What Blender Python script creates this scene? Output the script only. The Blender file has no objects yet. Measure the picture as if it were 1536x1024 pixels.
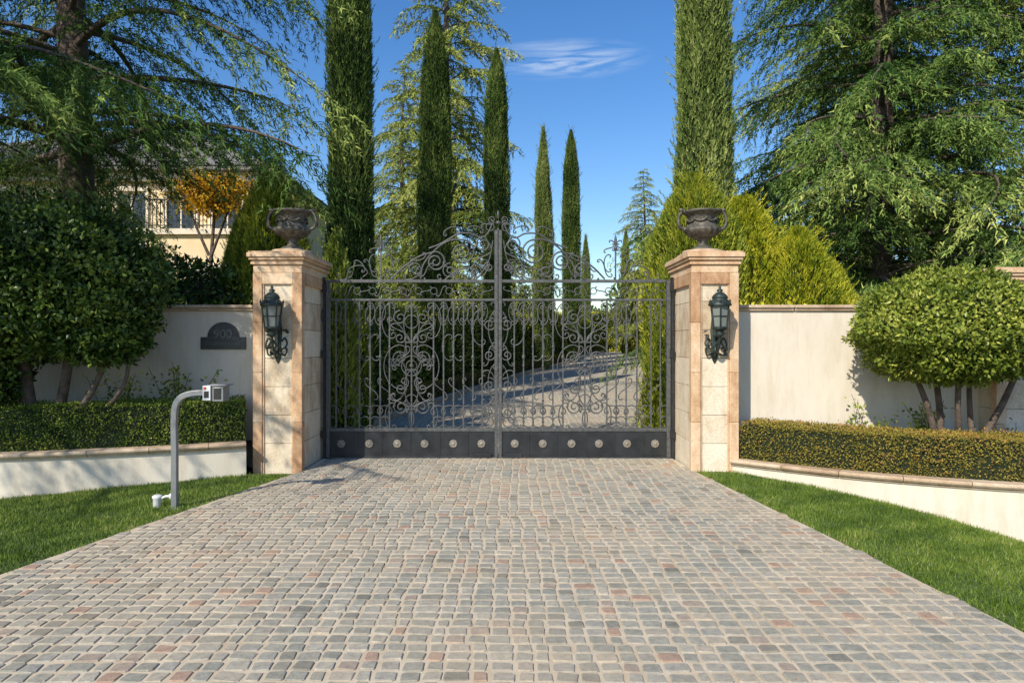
import bpy, math, numpy as np
from mathutils import Vector
rng=np.random.default_rng(7)
scene=bpy.context.scene
scene.view_settings.view_transform='Standard'
try: scene.view_settings.look='None'
except Exception: pass
scene.view_settings.exposure=0
COL=scene.collection
# ---------------------------------------------------------------- helpers
def part(V,F,mat=0,tint=0.5,smooth=False):
    V=np.asarray(V,float).reshape(-1,3); F=np.asarray(F,int)
    t=np.full(len(F),tint,float) if np.isscalar(tint) else np.asarray(tint,float)
    return (V,F,mat,t,smooth)
def mk_mesh(name,parts,mats):
    me=bpy.data.meshes.new(name)
    vs=[];ls=[];st=[];mi=[];ti=[];sm=[];vo=0;lo=0
    for V,F,m,t,s in parts:
        if len(F)==0: continue
        vs.append(V); k=F.shape[1]; n=F.shape[0]
        ls.append((F+vo).ravel()); st.append(lo+np.arange(n)*k)
        mi.append(np.full(n,m)); ti.append(t); sm.append(np.full(n,s))
        vo+=len(V); lo+=n*k
    V=np.concatenate(vs);L=np.concatenate(ls);S=np.concatenate(st)
    me.vertices.add(len(V)); me.vertices.foreach_set('co',V.astype(np.float32).ravel())
    me.loops.add(len(L)); me.loops.foreach_set('vertex_index',L.astype(np.int32))
    me.polygons.add(len(S)); me.polygons.foreach_set('loop_start',S.astype(np.int32))
    me.polygons.foreach_set('material_index',np.concatenate(mi).astype(np.int32))
    me.polygons.foreach_set('use_smooth',np.concatenate(sm).astype(bool))
    me.update(calc_edges=True)
    a=me.attributes.new('tint','FLOAT','FACE'); a.data.foreach_set('value',np.concatenate(ti).astype(np.float32))
    for m in mats: me.materials.append(m)
    return me
def add_obj(name,me,parent=None,loc=(0,0,0),rot=0,scale=(1,1,1),bevel=0):
    o=bpy.data.objects.new(name,me); COL.objects.link(o)
    o.location=loc; o.rotation_euler=(0,0,rot); o.scale=scale
    if parent: o.parent=parent
    if bevel:
        b=o.modifiers.new('bev','BEVEL'); b.width=bevel; b.segments=2; b.limit_method='ANGLE'
    return o
def mk(name,parts,mats,**k): return add_obj(name,mk_mesh(name,parts,mats),**k)
def empty(name,loc=(0,0,0)):
    o=bpy.data.objects.new(name,None); COL.objects.link(o); o.location=loc; return o
BF=np.array([[0,3,2,1],[4,5,6,7],[0,1,5,4],[1,2,6,5],[2,3,7,6],[3,0,4,7]])
def box(x0,x1,y0,y1,z0,z1,mat=0,tint=.5):
    V=[(x0,y0,z0),(x1,y0,z0),(x1,y1,z0),(x0,y1,z0),(x0,y0,z1),(x1,y0,z1),(x1,y1,z1),(x0,y1,z1)]
    return part(V,BF,mat,tint)
def gridfaces(a,b,wrap=False):
    bb=b if wrap else b-1
    i,j=np.meshgrid(np.arange(a-1),np.arange(bb),indexing='ij')
    i=i.ravel();j=j.ravel();j2=(j+1)%b
    return np.stack([i*b+j,i*b+j2,(i+1)*b+j2,(i+1)*b+j],1)
def lathe(prof,c=(0,0,0),n=20,mat=0,tint=.5,smooth=True,flute=0,fk=12,sx=1,sy=1):
    a=np.linspace(0,2*np.pi,n,endpoint=False)
    V=[]
    for p in prof:
        r,z=p[0],p[1]; f=p[2] if len(p)>2 else 0
        rr=r*(1+f*np.abs(np.sin(a*fk/2))-f*.5) if f else np.full(n,r)
        V.append(np.stack([c[0]+rr*np.cos(a)*sx,c[1]+rr*np.sin(a)*sy,np.full(n,c[2]+z)],1))
    return part(np.concatenate(V),gridfaces(len(prof),n,True),mat,tint,smooth)
def tube(P,R,n=6,mat=0,tint=.5,smooth=True):
    P=np.asarray(P,float); R=np.broadcast_to(np.asarray(R,float),(len(P),))
    T=np.gradient(P,axis=0); T/=np.linalg.norm(T,axis=1,keepdims=True)+1e-9
    m=np.abs(T).mean(0); ref=np.eye(3)[np.argmin(m)]
    A=np.cross(T,ref); A/=np.linalg.norm(A,axis=1,keepdims=True)+1e-9
    B=np.cross(T,A); a=np.linspace(0,2*np.pi,n,endpoint=False)
    V=P[:,None]+R[:,None,None]*(np.cos(a)[None,:,None]*A[:,None]+np.sin(a)[None,:,None]*B[:,None])
    return part(V.reshape(-1,3),gridfaces(len(P),n,True),mat,tint,smooth)
def unit(v): return v/(np.linalg.norm(v,axis=-1,keepdims=True)+1e-9)
def rnd(n,k=3): return rng.normal(size=(n,k))
def nz(P,f,seed=0):
    r=np.random.default_rng(seed+99); o=np.zeros(len(P))
    for i in range(6):
        d=unit(r.normal(size=3)); ff=f*(1+.6*i*.5); o+=np.sin(P@d*ff*6.28+r.uniform(0,6.28))/(1+.3*i)
    return o/2.6
def slivers(P,D,L,W,mat,tint):
    n=len(P); D=unit(D); S=unit(np.cross(D,rnd(n))); L=np.broadcast_to(L,(n,))[:,None]; W=np.broadcast_to(W,(n,))[:,None]
    V=np.stack([P-S*W/2,P+S*W/2,P+D*L],1).reshape(-1,3)
    return part(V,np.arange(3*n).reshape(-1,3),mat,tint)
def leafs(P,D,L,W,mat,tint,nrm=None):
    n=len(P); D=unit(D)
    S=unit(np.cross(D,(nrm+rnd(n)*.7) if nrm is not None else rnd(n))); N=np.cross(D,S)
    L=np.broadcast_to(L,(n,))[:,None]; W=np.broadcast_to(W,(n,))[:,None]
    V=np.stack([P,P+D*L*.45+S*W/2+N*W*.15,P+D*L,P+D*L*.45-S*W/2+N*W*.15],1).reshape(-1,3)
    return part(V,np.arange(4*n).reshape(-1,4),mat,tint)
def catmull(pts,n=12):
    p=np.asarray(pts,float); p=np.vstack([2*p[0]-p[1],p,2*p[-1]-p[-2]]); o=[]
    for i in range(1,len(p)-2):
        t=np.linspace(0,1,n,endpoint=False)[:,None]
        a,b,c,d=p[i-1],p[i],p[i+1],p[i+2]
        o.append(.5*((2*b)+(-a+c)*t+(2*a-5*b+4*c-d)*t**2+(-a+3*b-3*c+d)*t**3))
    return np.vstack(o+[p[-2][None]])
# ---------------------------------------------------------------- materials
def newmat(name):
    m=bpy.data.materials.new(name); m.use_nodes=True; nt=m.node_tree; nt.nodes.clear()
    o=nt.nodes.new('ShaderNodeOutputMaterial'); b=nt.nodes.new('ShaderNodeBsdfPrincipled')
    nt.links.new(b.outputs[0],o.inputs[0]); return m,nt,b,o
def N(nt,t,**k):
    n=nt.nodes.new(t)
    for a,v in k.items(): setattr(n,a,v)
    return n
def ramp(nt,src,stops):
    r=nt.nodes.new('ShaderNodeValToRGB'); e=r.color_ramp.elements
    while len(e)<len(stops): e.new(.5)
    for i,(p,c) in enumerate(stops): e[i].position=p; e[i].color=(*c,1)
    nt.links.new(src,r.inputs[0]); return r
def noise(nt,scale,detail=4,rough=.6,vec=None):
    n=nt.nodes.new('ShaderNodeTexNoise'); n.inputs['Scale'].default_value=scale; n.inputs['Detail'].default_value=detail; n.inputs['Roughness'].default_value=rough
    if vec: nt.links.new(vec,n.inputs['Vector'])
    return n
def objco(nt): return nt.nodes.new('ShaderNodeTexCoord').outputs['Object']
def mixc(nt,f,a,b,mode='MIX'):
    m=nt.nodes.new('ShaderNodeMix'); m.data_type='RGBA'; m.blend_type=mode
    if isinstance(f,(int,float)): m.inputs[0].default_value=f
    else: nt.links.new(f,m.inputs[0])
    for s,i in ((a,6),(b,7)):
        if isinstance(s,tuple): m.inputs[i].default_value=(*s,1)
        else: nt.links.new(s,m.inputs[i])
    return m.outputs[2]
def bump(nt,b,src,st=.3,d=.01):
    n=nt.nodes.new('ShaderNodeBump'); n.inputs['Strength'].default_value=st; n.inputs['Distance'].default_value=d
    nt.links.new(src,n.inputs['Height']); nt.links.new(n.outputs[0],b.inputs['Normal'])
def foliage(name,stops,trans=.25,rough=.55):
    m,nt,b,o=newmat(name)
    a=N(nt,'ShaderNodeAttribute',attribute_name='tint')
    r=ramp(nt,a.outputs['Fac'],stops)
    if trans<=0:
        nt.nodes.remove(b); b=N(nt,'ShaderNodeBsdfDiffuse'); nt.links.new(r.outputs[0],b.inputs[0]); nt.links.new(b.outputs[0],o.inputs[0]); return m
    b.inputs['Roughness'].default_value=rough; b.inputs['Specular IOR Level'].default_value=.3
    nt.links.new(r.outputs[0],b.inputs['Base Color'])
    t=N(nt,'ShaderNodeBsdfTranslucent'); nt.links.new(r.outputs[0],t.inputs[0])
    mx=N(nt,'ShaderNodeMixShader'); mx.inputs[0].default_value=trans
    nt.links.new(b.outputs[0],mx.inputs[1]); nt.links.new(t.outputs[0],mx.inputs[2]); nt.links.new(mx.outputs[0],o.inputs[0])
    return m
def basic(name,c1,c2,scale=6,rough=.8,bs=.25,bd=.01,metal=0,fine=60):
    m,nt,b,o=newmat(name); co=objco(nt)
    n=noise(nt,scale,5,.65,co); r=ramp(nt,n.outputs[0],[(.3,c1),(.7,c2)])
    nt.links.new(r.outputs[0],b.inputs['Base Color']); b.inputs['Roughness'].default_value=rough; b.inputs['Metallic'].default_value=metal
    n2=noise(nt,fine,3,.6,co); bump(nt,b,n2.outputs[0],bs,bd); return m
def flat(name,c):
    m,nt,b,o=newmat(name); b.inputs['Base Color'].default_value=(*c,1); b.inputs['Roughness'].default_value=1; return m
M_cedar=foliage('cedar_needles',[(0,(.022,.05,.015)),(.42,(.085,.15,.035)),(.75,(.21,.285,.07)),(1,(.42,.46,.13))],0)
M_cedar2=foliage('cedar_needles_light',[(0,(.06,.1,.022)),(.5,(.23,.28,.06)),(1,(.5,.5,.14))],0)
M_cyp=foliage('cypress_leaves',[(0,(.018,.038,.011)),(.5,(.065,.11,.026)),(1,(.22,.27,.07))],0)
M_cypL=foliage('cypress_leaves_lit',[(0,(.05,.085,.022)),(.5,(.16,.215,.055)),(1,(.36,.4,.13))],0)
M_thuja=foliage('golden_thuja_leaves',[(0,(.07,.11,.01)),(.45,(.28,.33,.015)),(1,(.68,.6,.05))],.2)
M_thujaG=foliage('green_thuja_leaves',[(0,(.04,.075,.01)),(.45,(.17,.235,.02)),(1,(.52,.5,.05))],.2)
M_bush=foliage('privet_leaves',[(0,(.014,.034,.007)),(.5,(.05,.1,.015)),(1,(.23,.3,.05))],.12,.35)
M_ball=foliage('topiary_leaves',[(0,(.06,.1,.015)),(.5,(.2,.26,.03)),(1,(.52,.52,.1))],.2,.4)
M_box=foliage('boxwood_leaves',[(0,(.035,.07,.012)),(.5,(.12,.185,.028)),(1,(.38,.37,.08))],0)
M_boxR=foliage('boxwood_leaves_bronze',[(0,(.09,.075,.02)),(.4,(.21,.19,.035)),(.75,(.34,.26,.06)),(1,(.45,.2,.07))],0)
M_grass=foliage('grass_blades',[(0,(.05,.095,.015)),(.5,(.16,.245,.03)),(.85,(.31,.36,.07)),(1,(.5,.45,.2))],.2,.5)
M_orange=foliage('autumn_leaves',[(0,(.5,.26,.01)),(1,(.85,.55,.03))],.3)
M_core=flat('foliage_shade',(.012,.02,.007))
M_bark=basic('bark',(.06,.042,.03),(.17,.13,.1),9,.95,.8,.03,fine=25)
M_soil=basic('soil',(.06,.04,.025),(.13,.09,.06),5,1,.6,.03)
def plaster():
    m,nt,b,o=newmat('wall_plaster'); co=objco(nt)
    n=noise(nt,1.1,5,.65,co); r=ramp(nt,n.outputs[0],[(.3,(.7,.62,.5)),(.7,(.79,.72,.6))])
    mp=N(nt,'ShaderNodeMapping'); mp.inputs['Scale'].default_value=(4,4,.7); nt.links.new(co,mp.inputs[0])
    n3=noise(nt,1.8,5,.7,mp.outputs[0]); r3=ramp(nt,n3.outputs[0],[(.45,(1,1,1)),(.8,(.84,.79,.7))])
    c=mixc(nt,1.0,r.outputs[0],r3.outputs[0],'MULTIPLY')
    n5=noise(nt,14,5,.75,co); r5=ramp(nt,n5.outputs[0],[(.62,(1,1,1)),(.78,(.82,.77,.68))])
    c=mixc(nt,1.0,c,r5.outputs[0],'MULTIPLY')
    nt.links.new(c,b.inputs['Base Color']); b.inputs['Roughness'].default_value=.9
    n2=noise(nt,60,3,.6,co); bump(nt,b,n2.outputs[0],.3,.006); return m
M_wall=plaster()
def stone(name,ca,cb,cc):
    m,nt,b,o=newmat(name); co=objco(nt)
    a=N(nt,'ShaderNodeAttribute',attribute_name='tint')
    mp=N(nt,'ShaderNodeMapping'); mp.inputs['Scale'].default_value=(1,1,.55); nt.links.new(co,mp.inputs[0])
    n=noise(nt,4.5,6,.72,mp.outputs[0])
    mu=N(nt,'ShaderNodeMath',operation='MULTIPLY_ADD'); nt.links.new(a.outputs['Fac'],mu.inputs[0]); mu.inputs[1].default_value=.3; mu.inputs[2].default_value=-.15
    ad=N(nt,'ShaderNodeMath',operation='ADD'); nt.links.new(n.outputs[0],ad.inputs[0]); nt.links.new(mu.outputs[0],ad.inputs[1])
    r=ramp(nt,ad.outputs[0],[(.26,ca),(.47,cb),(.7,cc)])
    n4=noise(nt,45,3,.6,co); r4=ramp(nt,n4.outputs[0],[(.35,(.86,.82,.78)),(.6,(1,1,1))])
    nt.links.new(mixc(nt,1.0,r.outputs[0],r4.outputs[0],'MULTIPLY'),b.inputs['Base Color']); b.inputs['Roughness'].default_value=.8
    bump(nt,b,n4.outputs[0],.3,.006); return m
M_frame=stone('pillar_stone_tan',(.38,.2,.1),(.62,.4,.23),(.78,.6,.41))
M_panel=stone('pillar_stone_cream',(.48,.36,.23),(.72,.61,.45),(.82,.74,.59))
M_cap=stone('coping_stone',(.34,.22,.13),(.52,.38,.25),(.68,.54,.39))
M_iron=basic('wrought_iron',(.048,.05,.05),(.13,.133,.13),25,.5,.2,.002,.2)
M_ironp=basic('gate_panel_iron',(.016,.018,.02),(.04,.044,.05),5,.42,.15,.002,.3)
M_ros=basic('rosette_bronze',(.14,.12,.1),(.32,.29,.24),40,.6,.3,.003,.2)
M_urn=basic('urn_bronze',(.03,.028,.024),(.19,.17,.135),16,.6,.4,.01,.3)
M_verd=basic('verdigris_metal',(.014,.018,.016),(.06,.085,.075),18,.5,.4,.004,.4)
M_galv=basic('painted_steel_grey',(.2,.21,.22),(.28,.29,.3),8,.45,.1,.002,.4)
M_white=basic('white_plastic',(.6,.6,.6),(.75,.75,.74),8,.4,.05,.001)
M_red=basic('red_label',(.5,.05,.03),(.6,.08,.05),20,.4,.05,.001)
M_dark=basic('dark_plastic',(.02,.02,.02),(.04,.04,.04),8,.3,.05,.001)
M_plaq=basic('plaque_metal',(.06,.063,.066),(.14,.145,.145),22,.45,.3,.003,.5)
M_plaqL=basic('plaque_letters',(.17,.17,.165),(.28,.28,.27),22,.45,.1,.003,.5)
M_glassm,nt,b,o=newmat('lantern_glass'); b.inputs['Base Color'].default_value=(.2,.22,.2,1); b.inputs['Roughness'].default_value=.12
M_asph=basic('asphalt',(.04,.04,.042),(.065,.064,.062),3,.9,.5,.01,fine=150)
M_lawn=basic('lawn_ground',(.05,.085,.02),(.1,.15,.03),7,1,.6,.02)
def groundm():
    m,nt,b,o=newmat('ground_soil_grass'); co=objco(nt)
    n=noise(nt,.35,6,.65,co); r=ramp(nt,n.outputs[0],[(.35,(.1,.075,.04)),(.5,(.07,.09,.025)),(.7,(.09,.14,.03))])
    nt.links.new(r.outputs[0],b.inputs['Base Color']); b.inputs['Roughness'].default_value=1
    n2=noise(nt,9,4,.7,co); bump(nt,b,n2.outputs[0],.7,.05); return m
M_ground=groundm()
def cobble():
    m,nt,b,o=newmat('cobble_stone'); co=objco(nt)
    a=N(nt,'ShaderNodeAttribute',attribute_name='tint')
    r=ramp(nt,a.outputs['Fac'],[(0,(.21,.2,.165)),(.2,(.37,.35,.285)),(.4,(.285,.28,.235)),(.58,(.45,.41,.33)),(.75,(.34,.325,.28)),(.93,(.48,.41,.31)),(.97,(.37,.3,.24)),(1,(.4,.27,.2))])
    n=noise(nt,30,5,.7,co); r2=ramp(nt,n.outputs[0],[(.3,(.68,.68,.68)),(.65,(1.1,1.09,1.05))])
    c=mixc(nt,1.0,r.outputs[0],r2.outputs[0],'MULTIPLY')
    n3=noise(nt,.5,4,.65,co); r3=ramp(nt,n3.outputs[0],[(.42,(0,0,0)),(.72,(.5,.5,.5))])
    c=mixc(nt,r3.outputs[0],c,(.58,.44,.28))
    nt.links.new(c,b.inputs['Base Color']); b.inputs['Roughness'].default_value=.8
    n2=noise(nt,80,4,.7,co); bump(nt,b,n2.outputs[0],.6,.006); return m
M_cob=cobble()
M_sand=basic('joint_sand',(.48,.38,.25),(.66,.56,.42),3,1,.6,.004,fine=180)
# ---------------------------------------------------------------- terrain
def H(x,y):
    x=np.asarray(x,float); y=np.asarray(y,float)
    h=.026*np.clip(y-10,0,31)
    near=np.clip((9.0-y)/.6,0,1)
    h=h-near*np.minimum(.06*np.clip(x-2.5,0,None)**2,1.0)-near*np.minimum(.0115*np.clip(-x-2.6,0,None)**2,.35)
    return h
def axis(fine0,fine1,step,far):
    f=np.arange(fine0,fine1+1e-6,step); g=[];d=step;v=fine1
    while v<far: d*=1.35; v+=d; g.append(v)
    g2=[];d=step;v=fine0
    while v>-far: d*=1.35; v-=d; g2.append(v)
    return np.array(g2[::-1]+list(f)+g)
def sheet(xs,ys,dz,mat=0):
    X,Y=np.meshgrid(xs,ys); Z=H(X,Y)+dz
    return part(np.stack([X,Y,Z],-1).reshape(-1,3),gridfaces(len(ys),len(xs)),mat,.5,True)
mk('ground',[sheet(axis(-12,12,.3,600),axis(-6,46,.4,700),-.03)],[M_ground])
XL=lambda y:np.interp(y,[-4,0,4.74,8.5,9.4,12.5,18.4,25,32,41,52],[-6.5,-4.7,-3.55,-2.6,-2.6,-2.5,-1.2,.5,2.6,4.6,7.2])
XR=lambda y:np.interp(y,[-4,0,3.79,8.4,9.4,12.5,25,41,52],[4.6,3.3,2.84,2.27,2.2,2.64,4.9,7.8,10.5])
ys=np.arange(-4,52.01,.2); tt=np.linspace(0,1,24)
X=XL(ys)[:,None]*(1-tt)+XR(ys)[:,None]*tt; Y=np.repeat(ys[:,None],24,1)
drive=empty('cobblestone_driveway')
mk('joint_bed',[part(np.stack([X,Y,H(X,Y)+.0145],-1).reshape(-1,3),gridfaces(len(ys),24),0,.5,True)],[M_sand],parent=drive)
cx=[];cy=[];cw=[];cd=[]
y=-1.0; K=np.arange(-62,105); colj=np.cumsum(rng.normal(size=len(K))*.004); colj-=np.linspace(0,colj[-1],len(K)); rj=np.zeros(len(K))
while y<46:
    d=.103+rng.normal()*.003; a,b2=XL(y+d/2)+.01,XR(y+d/2)-.01
    rj=rj*.8+rng.normal(size=len(K))*.007
    if rng.random()<.08: rj=rj+rng.uniform(-.03,.03)
    bd=K*.108+colj+rj+.02*np.sin(y*.7)
    w=np.diff(bd); c=(bd[:-1]+bd[1:])/2
    k=(bd[:-1]>a-.03)&(bd[1:]<b2+.04)&(w>.05)
    cx.append(c[k]);cw.append(w[k]);cy.append(np.full(k.sum(),y+d/2));cd.append(np.full(k.sum(),d)); y+=d
cx=np.concatenate(cx);cy=np.concatenate(cy);cw=np.concatenate(cw);cd=np.concatenate(cd)
cy=cy+.010*np.sin(cx*1.7+cy*.9)+rng.normal(size=len(cx))*.003
n=len(cx)
gapx=.012+rng.uniform(0,.012,n); gapy=.011+rng.uniform(0,.011,n)
hw=(cw-gapx)/2; hd=(cd-gapy)/2
rx=np.array([-1,-.8,.8,1,1,.8,-.8,-1]); ry=np.array([-.8,-1,-1,-.8,.8,1,1,.8])
ang=rng.normal(size=n)*.045
jx=rx[None]*hw[:,None]+rng.normal(size=(n,8))*.003; jy=ry[None]*hd[:,None]+rng.normal(size=(n,8))*.003
tx=rng.normal(size=n)*.018; ty=rng.normal(size=n)*.018; dz=rng.normal(size=n)*.001
rings=[]
for sc,z in((1.0,.0),(.985,.0135),(.90,.0172)):
    px=jx*sc;py=jy*sc
    qx=px*np.cos(ang)[:,None]-py*np.sin(ang)[:,None]; qy=px*np.sin(ang)[:,None]+py*np.cos(ang)[:,None]
    Xc=cx[:,None]+qx; Yc=cy[:,None]+qy
    rings.append(np.stack([Xc,Yc,H(Xc,Yc)+z+.004+dz[:,None]+qx*tx[:,None]+qy*ty[:,None]],-1))
V=np.stack(rings,1).reshape(-1,3)
base=(np.arange(n)*24)[:,None,None]; i=np.arange(8);j=(i+1)%8
Fq=np.concatenate([np.stack([i+8*k,j+8*k,j+8*(k+1),i+8*(k+1)],1) for k in(0,1)])
Fq=(base+Fq[None]).reshape(-1,4); Ft=(np.arange(n)*24)[:,None]+np.arange(16,24)[None]
tc=rng.beta(1.3,1.3,n)*.93; tc[rng.random(n)<.04]=1; tc[rng.random(n)<.05]=.97
pa=part(V,Fq,0,np.repeat(tc,16),False); pb=part(V,Ft,0,tc,False)
mk('cobbles',[pa,pb],[M_cob],parent=drive)
mk('street',[sheet(np.linspace(-80,80,60),np.linspace(-14,-4.2,10),.01)],[M_asph])
# ---------------------------------------------------------------- sweeps
def frames(path):
    t=unit(np.gradient(path,axis=0)); return np.stack([-t[:,1],t[:,0]],1)
def sweep(path,prof,mat=0,zf=None,tint=.5,smooth=False):
    nn=frames(path); P=[]
    for o,z in prof:
        q=path+nn*o; zz=(zf(q[:,0],q[:,1]) if zf else 0)+z
        P.append(np.stack([q[:,0],q[:,1],np.broadcast_to(zz,(len(q),))],1))
    V=np.stack(P,1); k=len(prof)
    F=gridfaces(len(path),k,True)
    p1=part(V.reshape(-1,3),F,mat,tint,smooth)
    p2=part(V.reshape(-1,3),np.array([np.arange(k),(len(path)-1)*k+np.arange(k)[::-1]]),mat,tint)
    return [p1,p2]
Lp=catmull([(-14,7.3),(-10,7.1),(-7.5,7.15),(-5.58,7.43),(-4.33,7.8),(-3.22,8.27)])
Rp=catmull([(2.72,8.46),(3.33,7.95),(3.9,7.55),(4.46,7.26),(5.18,6.97),(6.2,6.75),(8,6.6),(12,6.7),(15,7)])
def capprof(z,t=.055):
    return [(-.02,z-.075),(-.02,z-.055),(-.045,z-.05),(-.06,z-.03),(-.06,z-.012),(-.045,z),(.26,z),(.26,z-.075)]
for nm,P,z in(('planter_wall',Lp,.40),('planter_wall.001',Rp,.165)):
    e=empty(nm)
    mk('wall_body',sweep(P,[(0,-1.3),(0,z-.074),(.22,z-.074),(.22,-1.3)]),[M_wall],parent=e)
    seg=np.r_[0,np.cumsum(np.linalg.norm(np.diff(P,axis=0),axis=1))]; tot=seg[-1]; ps=[]
    s=0
    while s<tot-.1:
        e2=min(s+.62,tot); ss=np.linspace(s+.003,e2-.003,7)
        q=np.stack([np.interp(ss,seg,P[:,0]),np.interp(ss,seg,P[:,1])],1)
        ps+=sweep(q,capprof(z),tint=rng.random()); s=e2
    mk('coping',ps,[M_cap],parent=e)
def bed(P,z):
    V=[];
    for x,y in P: V+= [(x,y+.15,z),(x,9.1,z)]
    n=len(P); return part(V,[[2*i,2*i+2,2*i+3,2*i+1] for i in range(n-1)])
mk('planter_bed',[bed(Lp,.32)],[M_soil]); mk('planter_bed.001',[bed(Rp,.09)],[M_soil])
def estate_wall(nm,x0,x1):
    e=empty(nm)
    mk('wall_body',[box(x0,x1,9.0,9.28,-.6,2.02)],[M_wall],parent=e)
    ps=[];x=x0
    while x<x1-.05:
        w=min(.9,x1-x); t=rng.random()
        ps.append(box(x+.003,x+w-.003,8.965,9.315,2.022,2.055,0,t)); ps.append(box(x+.003,x+w-.003,8.94,9.34,2.057,2.10,0,t)); x+=w
    mk('coping',ps,[M_cap],parent=e,bevel=.012)
estate_wall('estate_wall',-16,-3.214); estate_wall('estate_wall.001',2.814,16)
# ---------------------------------------------------------------- pillars
def pillar(nm,x0,x1,y0,y1,top):
    e=empty(nm); f=[];p=[];zb=-.3
    i=.032; st=.115
    body=top-.27
    rows=int(round(body/.36)); zz=np.linspace(0.0,body,rows+1); zz[0]=zb
    g=.0025
    for a,b in zip(zz[:-1],zz[1:]):
        p.append(box(x0+i,x1-i,y0+i,y1-i,a+g,b-g,0,rng.random()))
    zz2=np.linspace(0,body,5); zz2[0]=zb
    for a,b in zip(zz2[:-1],zz2[1:]):
        for (cx0,cx1) in((x0,x0+st),(x1-st,x1)):
            for (cy0,cy1) in((y0,y0+st),(y1-st,y1)):
                f.append(box(cx0,cx1,cy0,cy1,a+g*.5,b-g*.5,0,rng.random()))
    m=st+.022; k=.015
    f.append(box(x0+st+.001,x1-st-.001,y0+.001,y0+i-.002+.01,body-.14,body-.001,0,rng.random()))
    f.append(box(x0+.001,x0+i+.01,y0+st+.001,y1-st-.001,body-.14,body-.001,0,rng.random()))
    f.append(box(x1-i-.01,x1-.001,y0+st+.001,y1-st-.001,body-.14,body-.001,0,rng.random()))
    for s0,s1 in((x0+st+.001,x0+m),(x1-m,x1-st-.001)):
        f.append(box(s0,s1,y0+k,y0+i+.01,zb,body-.142,0,.6))
    for s0,s1 in((y0+st+.001,y0+m),(y1-m,y1-st-.001)):
        f.append(box(x0+k,x0+i+.01,s0,s1,zb,body-.142,0,.6)); f.append(box(x1-i-.01,x1-k,s0,s1,zb,body-.142,0,.6))
    f.append(box(x0+.004,x1-.004,y0+.004,y1-.004,body+.001,body+.1,0,.7))
    z=body+.101
    for o,h in((.022,.035),(.012,.02),(.04,.035),(.06,.055),(.045,.02)):
        f.append(box(x0-o,x1+o,y0-o,y1+o,z,z+h-.002,0,.35+.3*rng.random())); z+=h
    mk('quoins_and_cap',f,[M_frame],parent=e,bevel=.007); mk('panel_blocks',p,[M_panel],parent=e,bevel=.004)
    return z
zt=pillar('stone_gate_pillar',-3.21,-2.60,8.45,9.6,2.74); pillar('stone_gate_pillar.001',2.22,2.81,8.45,9.6,2.74)
pillar('stone_wall_pillar',6.12,6.75,8.62,9.45,2.56)
# urns
def urn(nm,x,y,z):
    e=empty(nm,(x,y,z))
    mk('plinth',[box(-.27,.27,-.27,.27,0,.045),lathe([(.26,.046),(.26,.075),(.2,.085),(0,.085)],n=28)],[M_cap],parent=e,bevel=.006)
    P=[(0,.08),(.15,.08),(.155,.1),(.13,.12),(.075,.145),(.055,.175),(.075,.195),(.06,.21),(.1,.235,.12),(.18,.28,.16),(.225,.33,.16),(.23,.36,.1),(.215,.375),(.195,.39),(.18,.44),(.18,.49),(.195,.53),(.225,.56),(.255,.575),(.255,.6),(.22,.605),(.18,.59),(.15,.5),(0,.46)]
    ps=[lathe(P,n=48,fk=16)]
    for s in(-1,1):
        c=[(s*.215,0,.37),(s*.28,0,.38),(s*.315,0,.44),(s*.305,0,.54),(s*.26,0,.6),(s*.22,0,.6),(s*.23,0,.55)]
        q=catmull(c,6); ps.append(tube(q,np.linspace(.026,.014,len(q)),8))
        ps.append(lathe([(0,-.035),(.03,-.02),(.038,0),(.03,.02),(0,.035)],c=(s*.225,0,.36),n=10))
        ps.append(lathe([(0,-.03),(.03,-.01),(.035,.01),(0,.04)],c=(s*.28,0,.61),n=8))
    for a in np.linspace(0,2*np.pi,9)[:-1]:
        th=np.linspace(a,a+2*np.pi/8,9); dz2=-.035*np.sin(np.linspace(0,np.pi,9))
        ps.append(tube(np.stack([.192*np.cos(th),.192*np.sin(th),.485+dz2],1),.015,6))
        ps.append(lathe([(0,-.02),(.024,0),(0,.02)],c=(.195*np.cos(a),.195*np.sin(a),.49),n=8))
    mk('bowl_and_handles',ps,[M_urn],parent=e)
urn('ornamental_urn',-2.905,9.02,zt); urn('ornamental_urn.001',2.515,9.02,zt)
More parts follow.
